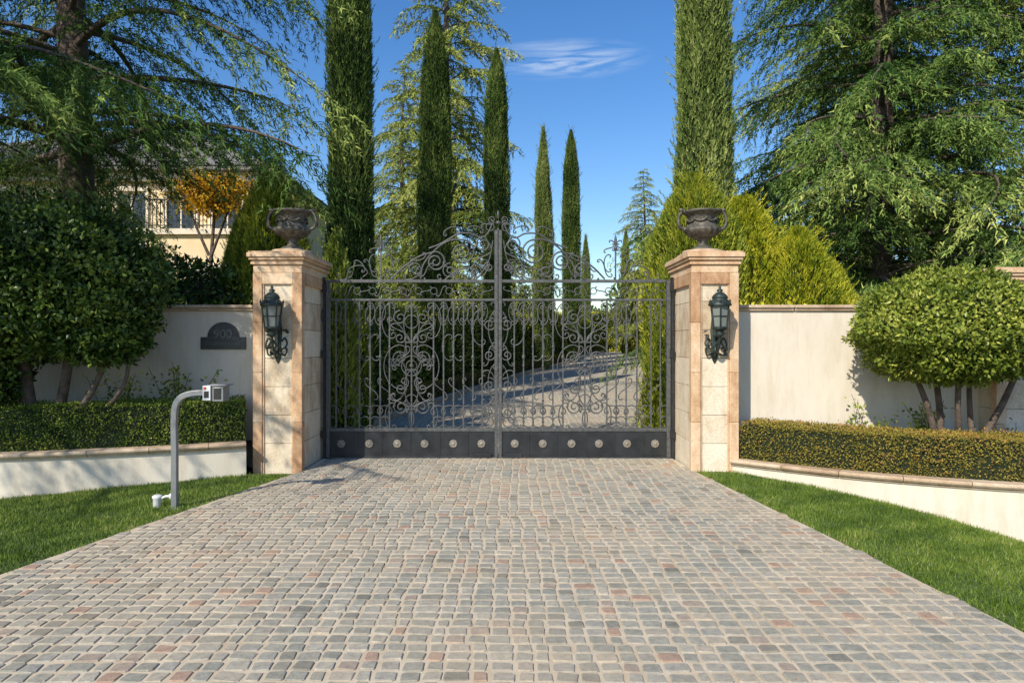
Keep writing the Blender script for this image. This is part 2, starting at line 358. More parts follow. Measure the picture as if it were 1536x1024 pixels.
# lanterns
def lantern(nm,x,z):
    yb=8.45+.03; e=empty(nm,(x,yb-.22,z)); ps=[]
    def hexr(r,zz): a=np.arange(6)*np.pi/3+.3; return np.stack([r*np.cos(a),r*np.sin(a),np.full(6,zz)],1)
    lo=hexr(.085,.0);hi=hexr(.118,.27)
    for k in range(6):
        ps.append(tube([lo[k],hi[k]],.009,5))
        ps.append(tube([lo[k],lo[(k+1)%6]],.011,5)); ps.append(tube([hi[k],hi[(k+1)%6]],.013,5))
        m=(lo[k]+hi[k])/2;m2=(lo[(k+1)%6]+hi[(k+1)%6])/2; ps.append(tube([m,m2],.005,4))
    ps.append(lathe([(.135,.26),(.14,.28),(.12,.3),(.1,.33),(.085,.345),(.1,.355),(.08,.39),(.045,.42),(.025,.43),(.04,.445),(.027,.46),(.012,.47),(.018,.485),(.0,.515)],n=24,fk=12))
    for k in range(6):
        a=k*np.pi/3+.3; ps.append(lathe([(0,-.02),(.016,0),(0,.045)],c=(.13*np.cos(a),.13*np.sin(a),.3),n=6))
    ps.append(lathe([(.09,0),(.095,-.015),(.06,-.03),(.045,-.06),(.06,-.08),(.03,-.11),(.012,-.13),(.025,-.15),(0,-.18)],n=18))
    for s in(-1,1):
        q=catmull([(0,.0,-.14),(s*.05,.04,-.22),(s*.1,.1,-.26),(s*.13,.16,-.2),(s*.1,.17,-.13),(s*.06,.17,-.17)],8); ps.append(tube(q,.012,6))
        q=catmull([(s*.02,.19,-.3),(s*.1,.18,-.34),(s*.12,.18,-.26),(s*.07,.18,-.25)],8); ps.append(tube(q,.011,6))
    q=catmull([(0,0,-.05),(0,.02,-.2),(0,.1,-.3),(0,.18,-.28),(0,.2,-.12),(0,.2,.1),(0,.19,.3),(0,.1,.34)],10); ps.append(tube(q,.016,8))
    ps.append(lathe([(0,-.45),(.02,-.42),(.035,-.38),(.05,-.3),(.04,-.2),(.055,-.05),(.04,.1),(.03,.25),(.015,.33),(0,.35)],c=(0,.215,0),n=14,sy=.35))
    for k in range(14):
        a=rng.uniform(-1,1); zz2=rng.uniform(-.36,.0); p=np.array([[a*.1,.17,zz2]]); ps.append(leafs(p,np.array([[a,-.4,rng.uniform(-.6,.8)]]),.08,.045,0,.5))
    mk('metalwork',ps,[M_verd],parent=e)
    mk('glass_panes',[lathe([(.076,.005),(.108,.262)],n=6,smooth=False)],[M_glassm],parent=e,rot=.3)
lantern('wall_lantern',-2.905,1.79); lantern('wall_lantern.001',2.515,1.79)
# ---------------------------------------------------------------- gate
S=9.4/1024; GX=-.19; GY=9.4
gate=empty('wrought_iron_gate',(GX,GY,0))
def g2(u,v): return u*S,(688-v)*S
def ptube(z,r=.0075,n=5,yo=0,mat=0):
    t=np.gradient(z); t=t/(np.abs(t)+1e-9); nn=t*1j; a=np.linspace(0,2*np.pi,n,endpoint=False)
    r=np.broadcast_to(r,(len(z),))
    X=z[:,None]+nn[:,None]*np.cos(a)[None]*r[:,None]; Yv=np.sin(a)[None]*r[:,None]*np.ones((len(z),1))+yo
    return part(np.stack([X.real,Yv,X.imag],-1).reshape(-1,3),gridfaces(len(z),n,True),mat,.5,True)
G=[]
def scr(p0,p1,kind='C',side=1,turn=5.2,mid=1.0,n=60,r=.0088):
    s=np.linspace(-1,1,n); c=4*turn
    k=mid+c*np.abs(s)**3
    if kind=='S': k=np.sign(s)*(mid*.6+c*np.abs(s)**3)
    th=np.cumsum(k)*(2/n); z=np.cumsum(np.exp(1j*th)); e0=z[:7].mean(); e1=z[-7:].mean()
    z=(z-e0)/(e1-e0)
    if side<0: z=z.conj()
    for m in(-1,1):
        a=complex(*g2(p0[0],p0[1])); b=complex(*g2(p1[0],p1[1])); w=z*(b-a)+a
        if m<0: w=-w.conj()
        G.append(ptube(w,r))
def crv(pts,r=.010,n=8):
    q=catmull(pts,n)
    for m in(-1,1):
        G.append(ptube(m*q[:,0]*S+1j*(688-q[:,1])*S,r))
def volute(cu,cv,R,a0,turns,dr,tail=None,r=.010):
    th=np.linspace(0,turns*2*np.pi,int(28*turns)); rr=R*(1-th/th[-1]*.86)
    a=math.radians(a0)+dr*th; q=[(cu+rr[i]*math.cos(a[i]),cv-rr[i]*math.sin(a[i])) for i in range(len(th))]
    q=np.array(q)
    if tail is not None:
        tq=catmull(list(tail)+[tuple(q[0])],8); q=np.vstack([tq[:-1],q])
    for m in(-1,1): G.append(ptube(m*q[:,0]*S+1j*(688-q[:,1])*S,r))
def bulb(u,v,r=.018,h=.03):
    x,z=g2(u,v)
    for m in((-1,1) if u else (1,)):
        G.append(lathe([(0,-h),(r*.6,-h*.6),(r,0),(r*.6,h*.6),(0,h)],c=(m*x,0,z),n=8))
def ring(u,v,rad,r=.008):
    a=np.linspace(0,2*np.pi,25); x,z=g2(u,v)
    for m in(-1,1): G.append(ptube(m*x+1j*z+rad*S*np.exp(1j*a),r))
def bar(u,v0,v1,hw=.009):
    x,z0=g2(u,v0); _,z1=g2(u,v1)
    for m in(-1,1): G.append(box(m*x-hw,m*x+hw,-hw,hw,min(z0,z1),max(z0,z1)))
bars=[243,229,208,192,177,163,97,82,67,52,38,24]
for k,u in enumerate(bars):
    bar(u,643,451,.0092)
    for v in ((520,575) if k%2 else (493,548,600)): bulb(u,v,.019,.028)
for u in bars[2::2]: bulb(u,535,.026,.045)
c0=130
bar(c0,643,451,.0095)
for m in(-1,1):
    A=lambda du,v:(c0+m*du,v)
    sd=m
    scr(A(7,464),A(7,506),'C',sd); scr(A(26,460),A(27,500),'C',-sd)
    scr(A(8,512),A(30,478),'S',sd); scr(A(30,492),A(30,540),'C',sd)
    scr(A(7,520),A(24,552),'S',-sd); scr(A(8,560),A(8,602),'C',sd)
    scr(A(28,545),A(28,592),'C',sd); scr(A(26,590),A(8,614),'S',sd); scr(A(26,608),A(26,638),'C',-sd); scr(A(7,616),A(7,640),'C',sd)
    scr(A(12,530),A(12,570),'C',-sd,mid=2)
    volute(c0+m*17,476,11,90,1.6,-m); volute(c0+m*17,536,12,-90,1.7,m); volute(c0+m*16,610,12,90,1.7,-m); volute(c0+m*17,506,10,90,1.5,m); volute(c0+m*16,582,10,90,1.5,m)
ring(c0,548,15); ring(c0,548,8,.007); bulb(c0,548,.035,.035); ring(c0,482,10); ring(c0,600,9)
for (a,b,sd) in(((6,470),(6,515),1),((6,520),(22,545),1),((6,550),(6,596),1),((22,470),(22,510),-1),((22,560),(22,600),1),((6,602),(22,630),1)):
    scr(a,b,'C' if a[0]==b[0] else 'S',sd,turn=4.6)
for v,R_ in((486,11),(532,10),(578,12),(618,10)): volute(13,v,R_,90,1.6,1)
us=[250,222,200,184,170,90,74,60,45,31,15]
for u in us:
    scr((u-5,456),(u-5,478),'C',1,turn=4.4,r=.008); scr((u+5,484),(u+5,462),'C',1,turn=4.4,r=.008)
    scr((u-6,618),(u+6,618),'C',-1,turn=4.6,mid=2.2,r=.009)
    ring(u,632,8,.008)
for u in [236,215,192,172,88,66,45,20]: scr((u-8,598),(u+4,568),'S',1,turn=4.2,r=.008); 
for u in [200,185,75,60]: scr((u-5,505),(u-5,535),'C',-1,turn=4.4,r=.008)
for k,u in enumerate(np.arange(16,250,23)):
    scr((u-7,430),(u+7,442),'S',1 if k%2 else -1,turn=4.2,r=.008); ring(u+11.5,436,5,.007)
crv([(228,419),(222,402),(205,398),(196,408),(203,415)],.009)
bar(176,420,372,.010)
scr((170,412),(150,392),'S',1); scr((182,412),(200,392),'S',-1); scr((168,384),(168,404),'C',1,turn=4.4); scr((184,384),(184,404),'C',-1,turn=4.4)
scr((160,378),(172,366),'S',1,turn=4); scr((192,378),(180,366),'S',-1,turn=4)
bulb(176,372,.03,.04); bulb(176,360,.02,.09); scr((167,362),(172,374),'C',-1,turn=3.6); scr((185,362),(180,374),'C',1,turn=3.6)
scr((240,412),(222,408),'C',-1,turn=4.4)
volute(94,392,15,90,2.0,1,[(160,418),(142,400),(118,384)],.013)
volute(54,378,19,100,2.1,1,[(116,418),(112,396),(92,372),(72,360)],.013)
volute(22,366,12,100,1.8,-1,[(80,419),(60,404),(40,400),(30,388),(10,376)],.011)
crv([(104,372),(88,366),(74,358),(58,350),(40,350),(26,356),(16,350),(9,336)],.012)
crv([(34,419),(20,402),(12,384),(8,360)],.009)
volute(124,404,11,0,1.6,1); volute(72,406,12,90,1.7,-1); volute(34,408,10,90,1.6,1); volute(14,400,8,90,1.5,-1)
for a,b,kd,sd in(((140,412),(120,402),'C',-1),((118,412),(98,398),'S',1),((80,392),(62,410),'S',1),((88,412),(68,412),'C',-1),((52,412),(38,408),'C',-1),((26,412),(12,405),'S',1),((130,384),(112,380),'C',-1),((44,346),(26,348),'C',1),((24,340),(8,332),'S',-1),((128,396),(146,404),'S',1),((215,394),(204,406),'C',1),((60,346),(78,352),'C',-1)):
    scr(a,b,kd,sd,turn=4.8,r=.0095)
ring(12,340,6); ring(20,396,7)
for u in(205,150,110,86,60,36): bulb(u,418,.018,.022)
bulb(0,322,.022,.07); bulb(0,334,.045,.035); bulb(0,344,.02,.03)
volute(9,329,6,-90,1.4,1,None,.008)
mk('scrollwork',G,[M_iron],parent=gate)
Fm=[]
def fr(u0,u1,v0,v1,d=.025,mat=0):
    for m in(-1,1):
        xs=sorted((m*u0*S,m*u1*S)); Fm.append(box(xs[0],xs[1],-d,d,(688-v1)*S,(688-v0)*S,mat))
fr(.5,5.5,345,688,.03); fr(252,258,420,688,.03)
fr(5.6,251.9,419,423.5,.02); fr(5.6,251.9,447.5,451,.018); fr(5.6,251.9,641,646,.022)
fr(5.6,251.9,646.1,686,.012,1)
fr(5.6,251.9,683,689,.026,1)
for u in(25+21,25+63,25+107,25+149,25+193): fr(u-1.2-.0,u+1.2,646.2,682.9,.019,1)
fr(10,36,679,692-4.5,.04,1)
mk('frame_and_kick_panel',Fm,[M_iron,M_ironp],parent=gate,bevel=.003)
R=[]
for u in(25,67,110,151,193,235):
    for m in(-1,1):
        a=np.linspace(0,2*np.pi,20,endpoint=False)
        V=[];pr=[(.056,-.012),(.056,-.022),(.046,-.03),(.037,-.022),(.02,-.036),(0,-.04)]
        for r,yy in pr: V.append(np.stack([m*u*S+r*np.cos(a)*(1+.06*np.cos(a*8)),np.full(20,yy),(688-664.5)*S+r*np.sin(a)*(1+.06*np.cos(a*8))],1))
        R.append(part(np.concatenate(V),gridfaces(len(pr),20,True),0,.5,True))
mk('rosettes',R,[M_ros],parent=gate)
mk('hinge_posts',[box(-2.405,-2.375,-.04,.04,0,2.5),box(2.375,2.405,-.04,.04,0,2.5)]+[box(s*2.39-.035,s*2.39+.035,-.05,.05,z,z+.1) for s in(-1,1) for z in(.3,1.4,2.3)],[M_ironp],parent=gate)
mk('floor_track',[box(-2.39,2.39,-.03,.03,.0,.027)],[M_iron],parent=gate)
# ---------------------------------------------------------------- intercom post
ip=empty('intercom_post',(-3.28,6.64,H(-3.28,6.64)))
q=catmull([(0,0,-.05),(0,0,.5),(0,0,.93),(.05,0,1.07),(.17,0,1.12),(.34,0,1.13)],12)
nn=len(q); t=unit(np.gradient(q,axis=0)); A=np.stack([-t[:,2],0*t[:,0],t[:,0]],1); Bv=np.tile([0,1,0],(nn,1)); w=.027
V=np.stack([q+A*w+Bv*w,q-A*w+Bv*w,q-A*w-Bv*w,q+A*w-Bv*w],1).reshape(-1,3)
mk('gooseneck_tube',[part(V,gridfaces(nn,4,True))],[M_galv],parent=ip,bevel=.005)
mk('keypad_head',[box(.31,.385,-.09,.07,1.06,1.2,0),box(.39,.50,-.07,.08,1.05,1.195,1),box(.32,.345,-.095,-.091,1.165,1.19,2),box(.325,.37,-.095,-.091,1.085,1.15,3),box(.41,.48,-.076,-.071,1.07,1.18,3),box(.385,.535,-.08,.09,1.197,1.212,1)],[M_white,M_galv,M_red,M_dark],parent=ip,bevel=.004)
mk('base_plate',[box(-.07,.07,-.07,.07,0,.012)],[M_galv],parent=ip)
sp=empty('garden_spotlight',(-3.47,6.68,H(-3.47,6.68)))
mk('fixture',[lathe([(.0,0),(.035,.0),(.04,.01),(.04,.09),(.047,.1),(.047,.12),(.03,.13),(0,.13)],n=18),tube([(.03,0,.09),(.08,0,.115),(.14,-.01,.12)],.013,8),lathe([(0,-.03),(.02,-.025),(.02,.02),(0,.03)],c=(.14,-.01,.12),n=10)],[M_white],parent=sp)
# ---------------------------------------------------------------- plaque
pq=empty('address_plaque',(-3.8,8.998,1.655))
a=np.linspace(0,np.pi,25); out=[(-.285,-.13),(.285,-.13),(.285,.02),(.2,.02)]+[(.2*np.cos(t),.02+.185*np.sin(t)) for t in a[1:-1]]+[(-.2,.02),(-.285,.02)]
def extr(o,y0,y1,mat=0):
    n=len(o);V=[(x,y0,z) for x,z in o]+[(x,y1,z) for x,z in o]
    return [part(V,[list(range(n))],mat),part(V,[[i,i+n,(i+1)%n+n,(i+1)%n] for i in range(n)],mat)]
o2=[(x*1.05,z*1.07) for x,z in out]
mk('plate',extr(o2,-.014,0)+extr(out,-.022,-.0142),[M_plaq],parent=pq)
def text(body,size,loc,mat,parent,nm):
    c=bpy.data.curves.new(nm,'FONT'); c.body=body; c.size=size; c.extrude=.004; c.align_x='CENTER'
    o=bpy.data.objects.new(nm+'_t',c); COL.objects.link(o); bpy.context.view_layer.update()
    me=bpy.data.meshes.new_from_object(o.evaluated_get(bpy.context.evaluated_depsgraph_get())); bpy.data.objects.remove(o)
    me.materials.clear(); me.materials.append(mat)
    ob=bpy.data.objects.new(nm,me); COL.objects.link(ob); ob.parent=parent; ob.location=loc; ob.rotation_euler=(math.pi/2,0,0)
text('900',.165,(0,-.028,.01),M_plaqL,pq,'numerals'); text('STAFFORD ROAD',.058,(0,-.028,-.085),M_plaqL,pq,'street_name')
# ---------------------------------------------------------------- foliage generators
def blob(c,r,n,L,W,seed,mat=0,core=1,lump=.13,lf=.6,up=.2,kind='leaf',depth=.18,tb=0,fl=0):
    c=np.array(c,float); r=np.array(r,float)
    D=unit(rnd(n))
    rad=1+lump*nz(D*2.2,lf,seed)+fl*nz(D*r.mean()*1.0,2.2,seed+7); dep=1-depth*rng.random(n)**1.6
    P=c+D*r*rad[:,None]*dep[:,None]
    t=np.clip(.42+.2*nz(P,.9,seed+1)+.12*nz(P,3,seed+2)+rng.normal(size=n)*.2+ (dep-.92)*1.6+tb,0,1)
    Nn=unit(D/r)
    if kind=='leaf': ps=[leafs(P,Nn*.45+rnd(n)*.75+np.array([0,0,up]),L*rng.uniform(.7,1.3,n),W*rng.uniform(.7,1.2,n),mat,t,Nn)]
    else: ps=[slivers(P,Nn+rnd(n)*.55+np.array([0,0,up]),L*rng.uniform(.7,1.3,n),W*rng.uniform(.7,1.2,n),mat,t)]
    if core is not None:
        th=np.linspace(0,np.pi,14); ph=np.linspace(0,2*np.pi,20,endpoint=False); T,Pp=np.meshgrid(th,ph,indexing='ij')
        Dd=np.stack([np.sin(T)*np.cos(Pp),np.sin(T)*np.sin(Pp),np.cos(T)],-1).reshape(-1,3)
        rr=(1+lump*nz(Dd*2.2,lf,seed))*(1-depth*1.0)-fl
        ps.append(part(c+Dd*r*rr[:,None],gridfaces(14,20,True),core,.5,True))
    return ps
def hedge(path,o0,o1,z0,z1,dens,L,W,zf=None,seed=0,jit=.03,tb=0):
    nn=frames(path); seg=np.r_[0,np.cumsum(np.linalg.norm(np.diff(path,axis=0),axis=1))]; tot=seg[-1]
    sg=1 if o1>o0 else -1; wd=abs(o1-o0); ht=z1-z0; per=ht*1.3+wd; n=int(dens*tot*per)
    s=rng.uniform(0,tot,n); u=rng.uniform(0,per,n)
    f=u<ht; tp=(u>=ht)&(u<ht+wd)
    o=np.where(f,o0,np.where(tp,o0+sg*(u-ht),o1)); z=np.where(f,z0+u,np.where(tp,z1,z1-(u-ht-wd)))
    no=np.where(f,-sg,np.where(tp,0,sg)); nzv=np.where(tp,1.,0.)
    px=np.interp(s,seg,path[:,0]);py=np.interp(s,seg,path[:,1]);nx=np.interp(s,seg,nn[:,0]);ny=np.interp(s,seg,nn[:,1])
    P=np.stack([px+nx*o,py+ny*o,z],1); Nn=np.stack([nx*no,ny*no,nzv],1)
    d=jit*nz(P,1.2,seed)+jit*rng.normal(size=n)*.6-jit*.3
    P=P+Nn*d[:,None]
    if zf is not None: P[:,2]+=zf(P[:,0],P[:,1])
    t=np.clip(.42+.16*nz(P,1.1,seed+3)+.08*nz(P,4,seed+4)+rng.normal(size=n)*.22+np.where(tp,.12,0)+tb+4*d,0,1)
    ps=[leafs(P,Nn*.45+rnd(n)*.75+np.array([0,0,.15]),L*rng.uniform(.7,1.3,n),W*rng.uniform(.7,1.2,n),0,t,Nn)]
    g=jit*1.2*sg
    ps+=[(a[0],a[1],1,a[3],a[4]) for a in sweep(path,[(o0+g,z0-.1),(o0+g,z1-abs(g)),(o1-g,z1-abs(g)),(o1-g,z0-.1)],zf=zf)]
    return ps
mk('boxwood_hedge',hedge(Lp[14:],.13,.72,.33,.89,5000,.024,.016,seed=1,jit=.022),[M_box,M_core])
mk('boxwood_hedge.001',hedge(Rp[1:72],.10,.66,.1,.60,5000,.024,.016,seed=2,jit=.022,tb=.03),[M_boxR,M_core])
def stems(spec,mat=2):
    ps=[]
    for pts,r0,r1 in spec:
        q=catmull(pts,6); ps.append(tube(q,np.linspace(r0,r1,len(q)),8,mat))
    return ps
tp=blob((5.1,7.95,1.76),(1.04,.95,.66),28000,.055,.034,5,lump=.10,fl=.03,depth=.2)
tp+=stems([([(4.93,7.9,.05),(4.88,7.9,.6),(4.72,7.9,1.1),(4.5,7.9,1.5)],.045,.025),([(4.97,7.95,.05),(5.02,8,.7),(5.0,8.1,1.4)],.045,.03),([(5.05,7.8,.05),(5.1,7.8,.5),(5.03,7.7,1),(5.0,7.6,1.5)],.035,.03),
 ([(5.3,7.85,.05),(5.35,7.8,.45),(5.6,7.8,.9),(5.85,7.8,1.45)],.05,.028),([(5.35,7.9,.3),(5.3,7.9,.8),(5.35,8,1.4)],.035,.025)])
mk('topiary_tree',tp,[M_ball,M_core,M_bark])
lb=[]
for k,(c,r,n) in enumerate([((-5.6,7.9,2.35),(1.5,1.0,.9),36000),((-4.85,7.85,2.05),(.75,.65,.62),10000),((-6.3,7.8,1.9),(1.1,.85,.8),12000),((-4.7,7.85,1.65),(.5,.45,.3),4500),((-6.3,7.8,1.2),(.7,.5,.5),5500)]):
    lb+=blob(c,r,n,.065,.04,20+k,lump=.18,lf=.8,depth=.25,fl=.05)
lb+=stems([([(-5.35,7.9,.2),(-5.3,7.9,.6),(-5.2,7.9,1),(-5.1,7.9,1.6)],.07,.05),([(-5.45,7.9,.2),(-5.55,7.9,.7),(-5.7,7.9,1.7)],.085,.06),([(-5.25,7.85,.25),(-5.1,7.8,.6),(-4.8,7.8,1.05),(-4.6,7.8,1.5)],.045,.03),([(-5.2,7.9,.3),(-4.8,7.9,.75),(-4.5,7.9,1.1),(-4.4,7.9,1.6)],.035,.02),([(-5.5,7.9,.3),(-5.9,7.9,.9),(-6.2,7.9,1.5)],.05,.035)])
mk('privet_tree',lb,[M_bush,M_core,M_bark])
def sparse(nm,x,y,z,h,w,n,mat):
    ps=[]
    for k in range(7):
        tip=np.array([x+rng.normal()*w*.5,y+rng.normal()*.08,z+h*rng.uniform(.6,1)])
        q=catmull([(x+rng.normal()*.04,y,z),((x+tip[0])/2+rng.normal()*.05,y,z+h*.4),tip],6); ps.append(tube(q,np.linspace(.008,.003,len(q)),5,1))
        m=n//7; u=rng.uniform(.15,1,m); P=q[(u*(len(q)-1)).astype(int)]+rnd(m)*.05
        ps.append(leafs(P,rnd(m)+np.array([0,-.3,0]),.06,.035,0,rng.random(m)))
    mk(nm,ps,[mat,M_bark])
sparse('rose_bush',-4.35,8.7,.33,1.15,.5,520,M_ball); sparse('rose_bush.001',-3.75,8.75,.33,.55,.4,250,M_ball); sparse('rose_bush.005',-4.9,8.5,.33,.9,.5,600,M_ball)
sparse('rose_bush.002',4.45,8.6,.1,.85,.4,260,M_ball); sparse('rose_bush.003',5.15,8.4,.1,.9,.5,500,M_ball); sparse('rose_bush.004',6.0,8.2,.1,.6,.4,200,M_ball)
# cypress / conic conifers
def cypress(Hh,R,n,seed,L=.1,W=.022,prof=None,lum1=.14,spread=.32):
    pr=prof or ([0,.04,.2,.6,.85,.95,1],[.5,.85,1,.95,.75,.42,.03])
    t=rng.random(n); th=rng.uniform(0,6.283,n); D=np.stack([np.cos(th),np.sin(th),np.zeros(n)],1)
    lum=lambda D,t:1+lum1*nz(np.concatenate([D[:,:2]*1.0,(t*Hh*.35)[:,None]],1),.55,seed)+.13*nz(np.concatenate([D[:,:2]*3,(t*Hh*.8)[:,None]],1),.6,seed+5)
    r=R*np.interp(t,*pr)*lum(D,t); dep=1-.3*rng.random(n)**1.8
    P=D*(r*dep)[:,None]; P[:,2]=t*Hh
    dirs=D*spread+np.array([0,0,1.0])+rnd(n)*.33
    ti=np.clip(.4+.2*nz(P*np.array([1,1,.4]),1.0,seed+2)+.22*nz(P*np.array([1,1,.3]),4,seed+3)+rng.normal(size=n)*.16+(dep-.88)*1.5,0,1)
    ps=[slivers(P,dirs,L*rng.uniform(.6,1.4,n),W*rng.uniform(.7,1.3,n),0,ti)]
    m=int(R*Hh*60); k=rng.integers(0,n,m); q=24; base=np.repeat(P[k],q,0); dr=unit(D[k]*spread*1.6+np.array([0,0,1.0])+rnd(m)*.22); dr=np.repeat(dr,q,0)
    uu=np.tile(np.linspace(0,1,q),m); Pp=base+np.repeat(D[k],q,0)*.03+dr*(uu*L*3.2)[:,None]+rnd(m*q)*.014*(1.1-uu)[:,None]
    ps.append(slivers(Pp,dr+rnd(m*q)*.4,L*.6,W*.7,0,np.clip(np.repeat(ti[k],q)+.1+.15*uu,0,1)))
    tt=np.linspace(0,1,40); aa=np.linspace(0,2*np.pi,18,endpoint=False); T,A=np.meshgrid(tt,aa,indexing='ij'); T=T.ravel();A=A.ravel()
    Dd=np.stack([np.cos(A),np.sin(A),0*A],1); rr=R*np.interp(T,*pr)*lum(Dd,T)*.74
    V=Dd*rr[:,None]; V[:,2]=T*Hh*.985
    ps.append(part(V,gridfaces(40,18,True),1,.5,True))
    ps.append(tube([(0,0,-.3),(0,0,.6)],.09,8,2))
    return ps
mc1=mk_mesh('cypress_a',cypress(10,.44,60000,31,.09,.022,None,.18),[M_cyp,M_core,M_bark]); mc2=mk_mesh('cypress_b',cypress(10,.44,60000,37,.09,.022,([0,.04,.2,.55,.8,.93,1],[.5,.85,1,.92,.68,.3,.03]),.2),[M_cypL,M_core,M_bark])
def inst(nm,me,x,y,h,w,h0=10,w0=.92,rot=0):
    add_obj(nm,me,loc=(x,y,float(H(x,y))-.02),rot=rot,scale=(w/w0,w/w0,h/h0))
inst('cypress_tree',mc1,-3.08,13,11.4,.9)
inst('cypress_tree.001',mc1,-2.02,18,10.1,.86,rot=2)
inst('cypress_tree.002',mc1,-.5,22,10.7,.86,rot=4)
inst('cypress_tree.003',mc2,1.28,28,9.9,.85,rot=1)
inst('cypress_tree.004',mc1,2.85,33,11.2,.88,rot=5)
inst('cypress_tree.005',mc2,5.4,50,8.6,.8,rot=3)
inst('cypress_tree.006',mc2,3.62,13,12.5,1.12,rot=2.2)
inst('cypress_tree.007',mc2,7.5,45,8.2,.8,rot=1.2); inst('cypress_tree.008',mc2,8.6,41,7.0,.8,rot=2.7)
tpz=([0,.06,.25,.5,.75,.9,1],[.85,.97,1,.9,.68,.42,.08])
tc_=cypress(4,1.0,52000,41,.085,.024,tpz,.28,.6)
mth=mk_mesh('thuja',tc_,[M_thuja,M_core,M_bark]); mthG=mk_mesh('thuja_g',tc_,[M_thujaG,M_core,M_bark])
def th(nm,x,y,h,w,rot,me=None): inst(nm,me or mth,x,y,h,w,4,2.0,rot)
th('golden_thuja',3.1,11.6,4.4,1.9,0,mthG); th('golden_thuja.001',4.1,12.1,4.1,2.1,1); th('golden_thuja.002',4.85,11.6,3.5,1.7,2.4)
th('golden_thuja.003',-4.0,11.3,4.3,1.6,3,mthG); th('golden_thuja.004',-4.55,11.8,3.9,1.2,5,mthG); th('golden_thuja.005',5.4,12.2,3.2,1.5,4)
th('golden_thuja.006',2.62,11.2,3.1,.8,4,mthG)
mvb=mk_mesh('shrub_col',cypress(3,.5,16000,47,.08,.04,tpz),[M_ball,M_core,M_bark])
inst('climbing_shrub',mvb,-2.68,10.35,3.2,.75,3,1,0); inst('climbing_shrub.001',mvb,-2.75,11.6,2.4,.8,3,1,2)
# ---------------------------------------------------------------- cedars
def cedar(Hh,R,z0,nb,seed,L=.15,W=.022,dens=46,spire=.8,sp=.17,drp=1.0):
    r=np.random.default_rng(seed); ps=[]
    q=np.array([(.12*math.sin(k*.7),.12*math.cos(k*.9),k/10*Hh) for k in range(11)]); q[:,2][0]=-.4
    ps.append(tube(q,np.linspace(.024*Hh*.8,.02,11),10,1))
    B=[];Dv=[];Lt=[];S0=[];BT=[]
    for i in range(nb):
        t=((i+r.random())/nb)**1.08; z=z0+(Hh-z0)*t; az=i*2.4+r.normal()*.35
        Lb=R*(1-t)**spire*r.uniform(.6,1.15)+.25; s=np.linspace(0,1,12); rise=r.uniform(.02,.3)+.25*t; dr=r.uniform(.28,.55)*drp
        zz=z+Lb*(rise*s-dr*s**2.2); bend=r.normal()*.25*s**2
        P=np.stack([Lb*s*np.cos(az+bend),Lb*s*np.sin(az+bend),zz],1)
        ps.append(tube(P,np.linspace(.014+.012*Lb,.006,12),5,1))
        nt2=max(4,int(Lb/sp)); ss=np.linspace(.12,1,nt2); bt=r.normal()*.1
        for sd in(-1,1):
            bp=np.stack([np.interp(ss+r.normal()*.01,s,P[:,k]) for k in range(3)],1)
            tg=unit(np.stack([np.interp(ss,s,np.gradient(P[:,k])) for k in range(3)],1))
            side=np.stack([-tg[:,1],tg[:,0],0*tg[:,0]],1)*sd
            d=unit(tg*.75+side*r.uniform(.5,1,(nt2,1))+np.array([0,0,-.15])+r.normal(size=(nt2,3))*.15)
            lt=(.16+.36*(1-ss**1.3))*Lb*.62*r.uniform(.6,1.2,nt2)+.18
            B.append(bp);Dv.append(d);Lt.append(lt);S0.append(ss);BT.append(np.full(nt2,bt))
    B=np.concatenate(B);Dv=np.concatenate(Dv);Lt=np.concatenate(Lt);S0=np.concatenate(S0);BT=np.concatenate(BT)
    m=np.maximum(6,(Lt*dens).astype(int)); I=np.repeat(np.arange(len(B)),m); n=len(I)
    u=r.random(n)**.85
    P=B[I]+Dv[I]*(u*Lt[I])[:,None]; P[:,2]-=u**2*Lt[I]*.5; P+=r.normal(size=(n,3))*np.array([.025,.025,.015])
    D=Dv[I]*.6+r.normal(size=(n,3))*.42+np.array([0,0,-.38])
    tn=r.normal(size=len(B))*.13
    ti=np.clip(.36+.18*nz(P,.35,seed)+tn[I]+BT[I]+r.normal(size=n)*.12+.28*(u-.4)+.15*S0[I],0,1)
    ps.append(slivers(P,D,L*r.uniform(.6,1.3,n),W*r.uniform(.7,1.3,n),0,ti)); print('cedar',n)
    return ps
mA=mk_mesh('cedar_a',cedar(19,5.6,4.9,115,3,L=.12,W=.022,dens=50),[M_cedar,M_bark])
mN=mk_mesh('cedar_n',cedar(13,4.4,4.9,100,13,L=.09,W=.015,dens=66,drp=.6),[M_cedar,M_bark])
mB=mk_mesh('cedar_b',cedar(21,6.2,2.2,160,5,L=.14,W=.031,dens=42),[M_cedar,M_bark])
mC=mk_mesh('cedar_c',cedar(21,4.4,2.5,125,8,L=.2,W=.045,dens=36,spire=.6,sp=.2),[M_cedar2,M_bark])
def ced(nm,me,x,y,rot,s=1): add_obj(nm,me,loc=(x,y,float(H(x,y))-.1),rot=rot,scale=(s,s,s))
ced('cedar_tree',mA,-7.9,12.2,.4)
ced('cedar_tree.001',mN,-8.4,5.6,2.2,1.0)
ced('cedar_tree.002',mA,-21,20,1.1,1.0)
ced('cedar_tree.003',mC,-2.9,31,0,1.0)
ced('cedar_tree.004',mB,9.2,17,2)
ced('cedar_tree.005',mB,14.2,15.5,4)
ced('cedar_tree.006',mB,13,25,5.2,1.05)
ced('cedar_tree.007',mC,8.3,43,3,.56)
ced('cedar_tree.010',mC,-7,44,1.6,.9)
